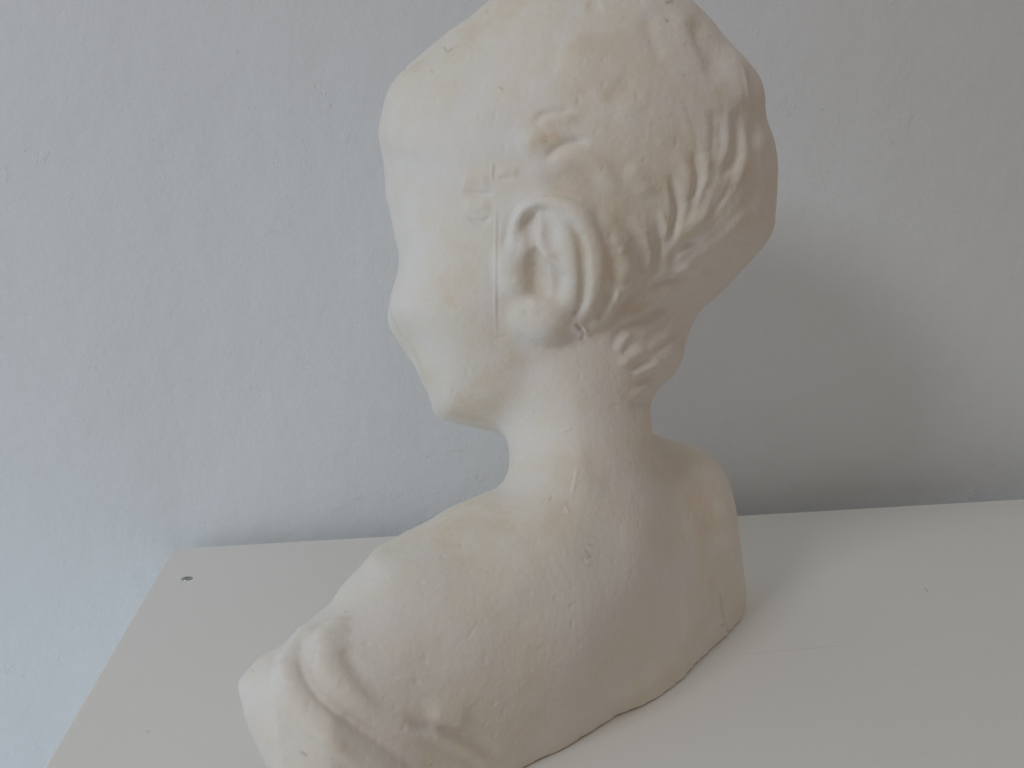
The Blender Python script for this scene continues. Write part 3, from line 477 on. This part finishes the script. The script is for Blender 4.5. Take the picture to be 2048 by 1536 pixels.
STROKES = [
    # hair behind the ear and down the nape
    ('g', 12, 9, [(1309, 425), (1317, 458), (1322, 482), (1319, 507), (1311, 528), (1295, 556), (1272, 583), (1252, 605), (1233, 626), (1207, 642)]),
    ('r', 8, 12, [(1258, 425), (1278, 452), (1291, 482), (1298, 513), (1293, 540), (1281, 561), (1258, 589), (1238, 607)]),
    ('g', 13, 10, [(1256, 470), (1266, 492), (1275, 515), (1278, 537), (1266, 562), (1244, 580)]),
    ('r', 3, 10, [(1222, 470), (1238, 492), (1254, 512)]),
    ('r', 6, 8, [(1319, 415), (1330, 452), (1331, 490)]),
    ('g', 10, 9, [(1335, 340), (1346, 368), (1354, 405), (1352, 442), (1342, 464), (1335, 490), (1328, 520)]),
    ('r', 9, 15, [(1430, 412), (1378, 450), (1354, 472), (1341, 502)]),
    ('g', 9, 8, [(1408, 478), (1375, 491), (1356, 503), (1346, 520), (1339, 538)]),
    ('r', 5, 8, [(1400, 526), (1372, 537), (1332, 548), (1308, 566)]),
    ('g', 7, 7, [(1405, 540), (1360, 556), (1328, 563), (1305, 575), (1286, 582)]),
    ('r', 7, 11, [(1372, 570), (1326, 588), (1297, 612), (1264, 631), (1232, 646)]),
    ('g', 8, 10, [(1372, 590), (1350, 602), (1317, 622), (1272, 645), (1250, 655), (1238, 670), (1226, 694), (1206, 706)]),
    ('r', 5, 9, [(1268, 660), (1258, 668), (1247, 679), (1240, 691), (1234, 708)]),
    ('g', 5, 9, [(1292, 668), (1268, 687), (1251, 706), (1240, 718)]),
    ('r', 9, 12, [(1300, 694), (1272, 706), (1252, 722), (1242, 742)]),
    ('g', 6, 6, [(1316, 719), (1289, 728), (1270, 738), (1258, 746)]),
    ('r', 8, 9, [(1325, 716), (1305, 727), (1287, 738), (1260, 753)]),
    ('g', 8, 7, [(1315, 750), (1286, 766), (1270, 778)]),
    ('r', 8, 9, [(1310, 763), (1286, 775), (1270, 791), (1260, 803)]),
    ('g', 7, 10, [(1308, 795), (1280, 808), (1258, 815)]),
    ('r', 5, 7, [(1360, 626), (1348, 643), (1338, 660), (1318, 682)]),
    ('g', 5, 8, [(1372, 632), (1358, 648), (1345, 672), (1326, 694), (1304, 706)]),
    ('g', 9, 8, [(1219, 572), (1212, 602), (1205, 626), (1190, 644)]),
    ('r', 6, 7, [(1236, 575), (1234, 590), (1226, 606)]),
    # waves at the back of the head
    ('g', 9, 19, [(1418, 10), (1401, 45), (1398, 74), (1411, 101), (1433, 137), (1450, 165)]),
    ('r', 7, 18, [(1350, 10), (1368, 55), (1390, 105), (1420, 150)]),
    ('g', 8, 13, [(1290, 10), (1302, 60), (1315, 92), (1332, 128)]),
    ('r', 7, 20, [(1440, 90), (1470, 130), (1484, 175), (1488, 230)]),
    ('g', 9, 12, [(1482, 125), (1500, 150), (1508, 200), (1506, 270), (1496, 330)]),
    ('r', 4, 4, [(1480, 125), (1492, 190), (1498, 238), (1503, 275)]),
    ('g', 9, 13, [(1462, 212), (1472, 258), (1471, 300), (1459, 332), (1436, 365)]),
    ('r', 6, 12, [(1448, 215), (1455, 265), (1450, 305), (1430, 345)]),
    ('g', 5, 12, [(1425, 215), (1436, 255), (1436, 290)]),
    ('r', 6, 12, [(1486, 250), (1492, 300), (1478, 345), (1450, 385)]),
    ('g', 9, 9, [(1380, 295), (1395, 332), (1396, 360), (1388, 386), (1372, 415)]),
    ('r', 6, 12, [(1410, 300), (1416, 350), (1404, 385)]),
    ('r', 5, 14, [(1350, 290), (1370, 335), (1372, 372), (1365, 410)]),
    ('g', 6, 16, [(1515, 290), (1520, 340), (1505, 400), (1470, 440)]),
    ('r', 5, 14, [(1530, 300), (1535, 360), (1515, 430), (1480, 470)]),
    ('g', 5, 12, [(1535, 420), (1505, 470), (1450, 500)]),
    ('g', 5, 12, [(1480, 500), (1440, 530), (1400, 555)]),
    # locks over the temple
    ('g', 6, 7, [(1062, 248), (1080, 233), (1101, 225), (1130, 221), (1155, 224)]),
    ('r', 6, 11, [(1070, 254), (1100, 243), (1135, 238), (1160, 240)]),
    ('r', 5, 20, [(1040, 262), (1070, 280), (1110, 272), (1150, 262)]),
    ('g', 10, 9, [(1080, 322), (1105, 305), (1125, 291), (1156, 283), (1185, 288)]),
    ('r', 11, 20, [(1088, 330), (1125, 316), (1170, 318), (1205, 338), (1225, 370), (1235, 400)]),
    ('g', 8, 20, [(1075, 365), (1110, 362), (1150, 368), (1190, 392), (1215, 425)]),
    ('r', 5, 20, [(1250, 330), (1285, 365), (1300, 400)]),
    ('r', 6, 24, [(1030, 300), (1060, 285), (1095, 268)]),
    ('r', 5, 14, [(920, 356), (950, 360), (985, 358)]),
    ('g', 6, 5, [(922, 379), (951, 388), (977, 387), (992, 384)]),
    ('r', 6, 14, [(925, 408), (955, 412), (985, 408)]),
    ('g', 6, 4.5, [(932, 431), (940, 438), (954, 443), (971, 440), (984, 431)]),
    ('g', 3, 5, [(995, 362), (1010, 355), (1030, 359)]),
    ('r', 4, 10, [(995, 346), (1015, 342), (1040, 347)]),
    ('r', 1.7, 2.6, [(985, 325), (984, 345), (984, 366)]),
    ('g', 2.0, 3.2, [(990, 325), (989, 345), (989, 366)]),
    ('r', 1.7, 2.6, [(990, 380), (991.5, 423), (991, 480), (990, 560), (991, 640), (993, 700)]),
    ('g', 1.3, 3.0, [(996, 380), (997, 423), (996, 480), (996, 560), (996, 640), (998, 700)]),
    # soft lumps of the top hair
    ('g', 5, 8, [(925, 66), (960, 45), (1000, 26), (1040, 14)]),
    ('g', 4, 10, [(845, 130), (870, 112), (900, 88)]),
    ('r', 5, 22, [(800, 180), (850, 150), (900, 120), (960, 80)]),
    ('g', 4, 18, [(880, 260), (930, 200), (980, 150)]),
    ('r', 4, 22, [(930, 270), (985, 215), (1040, 160)]),
    ('g', 5, 14, [(1090, 160), (1108, 110), (1122, 60)]),
    ('r', 4, 20, [(1130, 170), (1155, 110), (1165, 40)]),
    ('g', 5, 13, [(1205, 215), (1240, 180), (1265, 140)]),
    ('r', 4, 18, [(1230, 240), (1275, 200), (1300, 160)]),
    ('r', 5, 20, [(775, 250), (800, 285), (850, 300)]),
    ('g', 2.5, 22, [(800, 340), (860, 330), (920, 318)]),
    ('g', 6, 9, [(1175, 0), (1190, 10), (1205, 6)]),
    # crease under the ear lobe and the small nick
    ('g', 9, 4, [(1152, 646), (1158, 655), (1163, 663)]),
    ('g', 5, 4, [(1166, 664), (1167, 672), (1161, 682)]),
    ('r', 4, 3, [(1163, 652), (1171, 660), (1172, 668)]),
    ('g', 5, 7, [(1004, 520), (1010, 480), (1019, 440), (1040, 412), (1065, 397), (1090, 394)]),
    # neck and back
    ('g', 9, 42, [(1090, 700), (1050, 760), (1022, 820), (1000, 880)]),
    ('r', 7, 46, [(1040, 690), (985, 780), (905, 818), (860, 815)]),
    ('g', 9, 62, [(1245, 900), (1225, 1040), (1205, 1200)]),
    ('r', 7, 60, [(1360, 940), (1400, 1000), (1420, 1080)]),
    ('r', 6, 75, [(1010, 1030), (1030, 1130), (1060, 1230)]),
    ('r', 2.2, 3, [(1118, 864), (1132, 859), (1147, 852)]),
    ('r', 1.8, 3, [(1157, 925), (1150, 965), (1141, 1000)]),
    ('r', 2, 3, [(1128, 1012), (1134, 1020), (1138, 1028)]),
    ('g', 1.6, 3, [(930, 1285), (945, 1262), (962, 1238)]),
    ('g', 17, 22, [(1254, 1262), (1240, 1304), (1192, 1372), (1130, 1425)]),
    ('r', 12, 22, [(1400, 1275), (1335, 1325), (1285, 1372), (1215, 1412)]),
    ('g', 10, 14, [(1447, 1140), (1442, 1190), (1437, 1230), (1395, 1285), (1330, 1322)]),
    ('r', 7, 14, [(1470, 1150), (1470, 1200), (1455, 1240)]),
    # sleeve folds
    ('g', 4, 15, [(654, 1205), (667, 1259), (687, 1304), (710, 1344), (741, 1384), (775, 1412), (810, 1435)]),
    ('r', 2, 20, [(632, 1232), (634, 1275), (648, 1318), (675, 1360), (712, 1402), (752, 1436), (800, 1460)]),
    ('g', 9, 10, [(620, 1228), (607, 1262), (600, 1304), (611, 1350), (634, 1387), (667, 1418), (710, 1449), (752, 1477), (795, 1509), (840, 1545)]),
    ('r', 2, 18, [(585, 1262), (572, 1300), (574, 1345), (592, 1395), (625, 1440), (680, 1480), (740, 1520)]),
    ('g', 5, 12, [(556, 1296), (548, 1330), (551, 1352), (562, 1384)]),
    ('r', 11, 14, [(545, 1345), (558, 1388), (588, 1428), (632, 1466), (681, 1500), (730, 1535)]),
    ('r', 13, 26, [(850, 1436), (868, 1432), (905, 1434), (940, 1445)]),
    ('g', 14, 12, [(800, 1428), (850, 1452), (905, 1465), (965, 1489), (1010, 1510)]),
    ('r', 8, 11, [(830, 1462), (880, 1473), (949, 1503), (990, 1528)]),
    ('g', 8, 12, [(820, 1480), (880, 1499), (930, 1520), (980, 1550)]),
    ('r', 5, 16, [(500, 1380), (520, 1440), (560, 1500)]),
]
DIRT = [  # dark specks and little cracks: strength, width, points
    (.9, 4, [(1366, 150), (1369, 153)]), (.6, 3.5, [(1366, 91), (1369, 93)]), (.7, 5, [(1331, 38), (1335, 46)]), (.8, 6, [(1330, 8), (1345, 2)]),
    (.7, 3, [(887, 92), (895, 103), (907, 97)]), (.6, 3, [(998, 173), (1006, 180)]), (.6, 4, [(804, 137), (811, 139)]), (.5, 3, [(973, 20), (976, 27)]),
    (.7, 3, [(1111, 929), (1113, 931)]), (.5, 3, [(1286, 593), (1289, 595)]), (.5, 3, [(1260, 750), (1263, 752)]), (.5, 3, [(1091, 282), (1095, 285)]),
    (.6, 3, [(1172, 1098), (1180, 1108), (1184, 1112), (1175, 1116)]), (.4, 3, [(1178, 1085), (1190, 1092)]), (.4, 3, [(1180, 1128), (1176, 1133)]),
    (.4, 2.6, [(1443, 1188), (1446, 1202), (1450, 1235), (1456, 1260)]), (.7, 5, [(1444, 1250), (1450, 1252)]), (.6, 4, [(1455, 1258), (1458, 1264)]),
    (.7, 4, [(690, 1222), (692, 1224)]), (.5, 4, [(697, 1236), (699, 1238)]), (.6, 3, [(505, 1340), (507, 1342)]), (.6, 4, [(484, 1350), (487, 1352)]),
    (.6, 4, [(600, 1503), (615, 1512)]), (.6, 4, [(860, 1528), (864, 1531)]), (.6, 3, [(1152, 622), (1148, 632)]), (.7, 5, [(1160, 659), (1166, 664)]),
    (.5, 4, [(1260, 925), (1262, 927)]), (.6, 4, [(1302, 921), (1304, 922)]), (.4, 3, [(1098, 1000), (1104, 990)]), (.4, 3, [(1075, 222), (1080, 228)]), (.5, 3, [(862, 140), (866, 146)]),
]
STAIN_SHADE = [  # stains, yellow patches, and brown shade painted on turned-away sides: strength, width, points
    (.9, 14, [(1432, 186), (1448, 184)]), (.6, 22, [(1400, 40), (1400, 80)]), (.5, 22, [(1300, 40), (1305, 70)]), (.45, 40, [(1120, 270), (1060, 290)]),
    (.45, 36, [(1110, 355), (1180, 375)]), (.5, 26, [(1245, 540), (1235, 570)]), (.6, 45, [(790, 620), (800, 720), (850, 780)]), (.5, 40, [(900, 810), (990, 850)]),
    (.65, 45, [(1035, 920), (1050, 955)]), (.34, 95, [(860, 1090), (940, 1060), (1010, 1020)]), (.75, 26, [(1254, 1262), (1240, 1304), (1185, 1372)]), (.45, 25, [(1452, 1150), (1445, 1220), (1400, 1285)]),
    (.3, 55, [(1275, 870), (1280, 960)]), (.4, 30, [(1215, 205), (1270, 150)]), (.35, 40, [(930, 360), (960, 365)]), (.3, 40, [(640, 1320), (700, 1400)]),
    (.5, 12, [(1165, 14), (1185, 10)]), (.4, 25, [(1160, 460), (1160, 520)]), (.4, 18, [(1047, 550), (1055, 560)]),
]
def soft(pts):           # crown and back of the head are worn smoother than the locks round the ear
    u, v = np.mean(pts, 0)
    return .95 if (u > 1360 and v < 470) else .55 if v < 225 and u < 1360 else .95 if u > 1190 and 645 < v < 820 else 1.2 if u > 1190 and v < 645 else .9
for kd, am, wd, pts in STROKES: stroke(kd, am * soft(pts), wd * (1.25 if soft(pts) == .55 and wd > 5 else 1), pts, taper=.3)
# finer strands running with the locks: streamlines of the direction field of the strokes above
HAIRZ = [(1275, 405), (1345, 330), (1335, 200), (1290, 60), (1330, -20), (1420, 20), (1500, 120), (1535, 250), (1555, 350), (1545, 470), (1420, 600), (1360, 720), (1310, 790), (1265, 800), (1235, 700), (1205, 640), (1275, 612), (1292, 500)]
gp, gd = [], []
for kd, am, wd, pts in STROKES:
    q = np.array(smooth_line(pts)); mid = q.mean(0)
    if mid[0] < 1195 or mid[1] > 815 or len(pts) < 4 or wd < 5: continue
    gp.append((q[1:] + q[:-1]) / 2); d = np.diff(q, axis=0); gd.append(d / np.linalg.norm(d, axis=1)[:, None])
gp, gd = np.concatenate(gp), np.concatenate(gd)
def flow(p, ref):
    w = np.exp(-((gp - p) ** 2).sum(1) / (2 * 38.0 ** 2)) + 1e-12; t2 = 2 * np.arctan2(gd[:, 1], gd[:, 0])
    a = .5 * math.atan2((w * np.sin(t2)).sum(), (w * np.cos(t2)).sum()); d = np.array((math.cos(a), math.sin(a)))
    return d if ref is None or d @ ref >= 0 else -d
rs = random.Random(11); seeds = []
while len(seeds) < 95:
    c_ = np.array((rs.uniform(1200, 1560), rs.uniform(-20, 800)))
    if inside(HAIRZ, c_[None])[0]: seeds.append(c_)
for i, c_ in enumerate(seeds):
    ln = []
    for sg in (-1, 1):
        p, ref = c_.copy(), None; half = []
        for _ in range(rs.randint(5, 9)):
            d = flow(p, ref); d = d * (sg if ref is None else 1); ref = d; p = p + d * 13
            if not inside(HAIRZ, p[None])[0]: break
            half.append(tuple(p))
        ln.append(half)
    pts = ln[0][::-1] + [tuple(c_)] + ln[1]
    if len(pts) >= 5: stroke('g' if i % 2 else 'r', rs.uniform(1.2, 2.6) * (.45 if c_[1] < 230 else 1), rs.uniform(6, 10) * (1.6 if c_[1] < 230 else 1), pts, taper=.4)
CARVE = DISP.copy()
def paint(lst):
    global DISP
    keep, DISP = DISP, np.zeros(len(V))
    for a, w, pts in lst: stroke('r', a * 1000, w * (.7 if w < 7 else 1), pts, taper=.02)
    r, DISP = DISP * FPX / V[:, 2] / 1000, keep
    return np.clip(r, 0, 1)
CHALK = [  # pale scratches and chips
    (.8, 3, [(1441, 350), (1436, 368)]), (.7, 3, [(1432, 392), (1428, 408)]), (.8, 3, [(1447, 398), (1440, 414)]), (.7, 2.6, [(1460, 396), (1455, 412)]), (.8, 3, [(1478, 397), (1475, 412)]),
    (.6, 3, [(1464, 410), (1458, 426)]), (.5, 2.6, [(1438, 430), (1446, 436)]), (.6, 3, [(1483, 140), (1494, 190), (1499, 236), (1503, 268)]), (.7, 3, [(1130, 1013), (1137, 1028)]),
    (.6, 3, [(1120, 863), (1147, 853)]), (.45, 3, [(1152, 930), (1143, 985)]), (.5, 4, [(1169, 657), (1172, 666)]), (.3, 3, [(990, 400), (990, 480)]), (.12, 3, [(990, 480), (990, 690)]),
    (.2, 3, [(983, 330), (983, 362)]), (.5, 4, [(1072, 488), (1078, 500)]), (.4, 3, [(1170, 470), (1166, 486)])]
dirt = paint(DIRT); stain_shade = paint(STAIN_SHADE); chalk = paint(CHALK)

# surface life: worn, slightly lumpy plaster; more of it in the hair
def fbm(p, n, seed): return sum(vnoise(p * 2 ** i, seed + i) * .5 ** i for i in range(n))
PV = uv(V)
HAIR = [(640, 290), (757, 296), (800, 336), (870, 345), (920, 372), (925, 436), (955, 448), (985, 436), (988, 362), (1024, 360), (1060, 385), (1100, 386), (1150, 405),
        (1190, 440), (1203, 500), (1200, 560), (1186, 610), (1170, 648), (1200, 655), (1215, 690), (1238, 730), (1248, 770), (1262, 808), (1300, 806), (1330, 800), (1480, 720), (1750, 400), (1700, -300), (600, -300)]
EAR = [(1024, 500), (1012, 520), (1020, 580), (1045, 610), (1040, 655), (1052, 680), (1085, 690), (1120, 676), (1150, 652), (1170, 648), (1186, 610), (1200, 560), (1203, 500), (1190, 440), (1150, 405), (1100, 386), (1060, 392), (1030, 425), (1022, 460)]
is_hair = inside(HAIR, PV); soft_hair = sum(inside(HAIR, PV + 38 * r_ * np.array((math.cos(k), math.sin(k)))) for r_ in (.4, .75, 1) for k in np.arange(0, 6.2, .7)) / 27.0
is_ear = inside(EAR, PV) & front
lump = fbm(V * 6.5, 3, 3) * .0024 * soft_hair + fbm(V * 14, 4, 11) * .0011 + vnoise(V * 120, 40) * .00035
pit = np.clip(vnoise(V * 60, 77) - .62, 0, 1) * .004
V2 = V + VN * (DISP + lump - pit)[:, None]

foot = ground(1150, 1400) + Vector((0, .05, 0)); foot.z = 0
root = bpy.data.objects.new('plaster_bust', None); S.collection.objects.link(root); root.location = foot
root['label'] = 'aged white plaster bust of a curly haired child, seen from behind, standing on the shelf'; root['category'] = 'bust'
B3 = np.array((R, U, F)) * H
W = V2 @ B3 + np.array(CAM) - np.array(foot)
W[:, 2] = np.maximum(W[:, 2], 0.0001)
NW = vnormals(W, Q)
patina = np.clip(.38 + .42 * fbm(V * 4.5, 4, 21) + .30 * fbm(V * 22, 3, 31) + np.clip(CARVE * 34, -.4, .4) * .9, 0, 1)
raised = np.clip(patina * .62 + stain_shade * .55, 0, 1)  # stains and painted shade are added to the patina tone
rng = np.random.default_rng(4)
speck = np.clip((vnoise(V * 150, 91) - .80) * 6, 0, 1) * np.clip(vnoise(V * 7, 92) + .2, 0, 1)
dirt = np.clip(dirt + speck * .35, 0, 1)
def part(name, sel, parent):
    fs = Q[sel]; ids, inv = np.unique(fs, return_inverse=True); fs = inv.reshape(-1, 4)
    o = link_mesh(name, W[ids].tolist(), fs.tolist(), M_PLASTER, parent)
    for an, arr in (('patina', raised), ('dirt', dirt), ('chalk', chalk)):
        at = o.data.attributes.new(an, 'FLOAT', 'POINT'); at.data.foreach_set('value', arr[ids].astype(np.float32))
    o.data.normals_split_custom_set_from_vertices(NW[ids].tolist())
    return o
fc = PV[Q].mean(1); vf = lambda m: m[Q].sum(1) >= 2
fh, fe = vf(is_hair), vf(is_ear)
NECK = [(985, 872), (1050, 838), (1110, 770), (1160, 700), (1215, 690), (1238, 730), (1248, 770), (1262, 808), (1360, 800), (1360, 866), (1306, 866), (1240, 905), (1130, 930), (1010, 962), (900, 960)]
BODY = [(985, 872), (1050, 838), (1110, 770), (1160, 700), (1215, 690), (1238, 730), (1248, 770), (1262, 808), (1360, 800), (1900, 800), (1900, 2600), (-400, 2600), (-400, 880)]
DRAPE = [(648, 1180), (656, 1213), (667, 1259), (687, 1304), (710, 1344), (741, 1384), (775, 1412), (830, 1425), (900, 1425), (960, 1450), (1020, 1500), (1080, 1560), (900, 2400), (100, 2400), (300, 1180)]
hc = V[Q].mean(1)
fn = inside(NECK, fc) & ~fh; fb = inside(BODY, fc) & ~fh & ~fn; fd = fb & inside(DRAPE, fc)
head = part('head', ~fh & ~fe & ~fn & ~fb, root)
part('hair', fh & ~fe, head); part('ear', fe, head)
part('neck', fn & ~fe, root)
torso = part('torso', fb & ~fd & ~fe, root)
part('drapery', fd, torso)

# ------------------------------------------------------------------ screw in the table top
c = ground(374, 1157.5) - table.location; sr = .0031
bm = bmesh.new(); n = 48; rings = [(1.06, .00003), (1.02, .00028), (.92, .00042), (.60, .00040)]
vr = [[bm.verts.new((c.x + sr * r * math.cos(2 * math.pi * i / n), c.y + sr * r * math.sin(2 * math.pi * i / n), z)) for i in range(n)] for r, z in rings]
for k in range(3):
    for i in range(n): bm.faces.new((vr[k][i], vr[k][(i + 1) % n], vr[k + 1][(i + 1) % n], vr[k + 1][i]))
a0 = math.radians(22); inner = []
for i in range(n):                                  # cross recess: its rim, its walls sloping down, its floor
    t = 2 * math.pi * i / n - a0; q = abs(math.cos(2 * t)); r = .20 + .38 * q ** 5
    inner.append((r * math.cos(t + a0) * sr, r * math.sin(t + a0) * sr, r))
vi = [bm.verts.new((c.x + x, c.y + y, .00036)) for x, y, r in inner]; vd = [bm.verts.new((c.x + x * .7, c.y + y * .7, -.0009)) for x, y, r in inner]
for i in range(n):
    bm.faces.new((vr[3][i], vr[3][(i + 1) % n], vi[(i + 1) % n], vi[i]))
    f = bm.faces.new((vi[i], vi[(i + 1) % n], vd[(i + 1) % n], vd[i])); f.material_index = 1
f = bm.faces.new(vd); f.material_index = 1
me = bpy.data.meshes.new('screw'); bm.to_mesh(me); bm.free(); me.materials.append(M_STEEL); me.materials.append(M_DARK)
scr = bpy.data.objects.new('screw', me); S.collection.objects.link(scr); scr.parent = shelf; scr['label'] = 'countersunk steel cross-head screw'
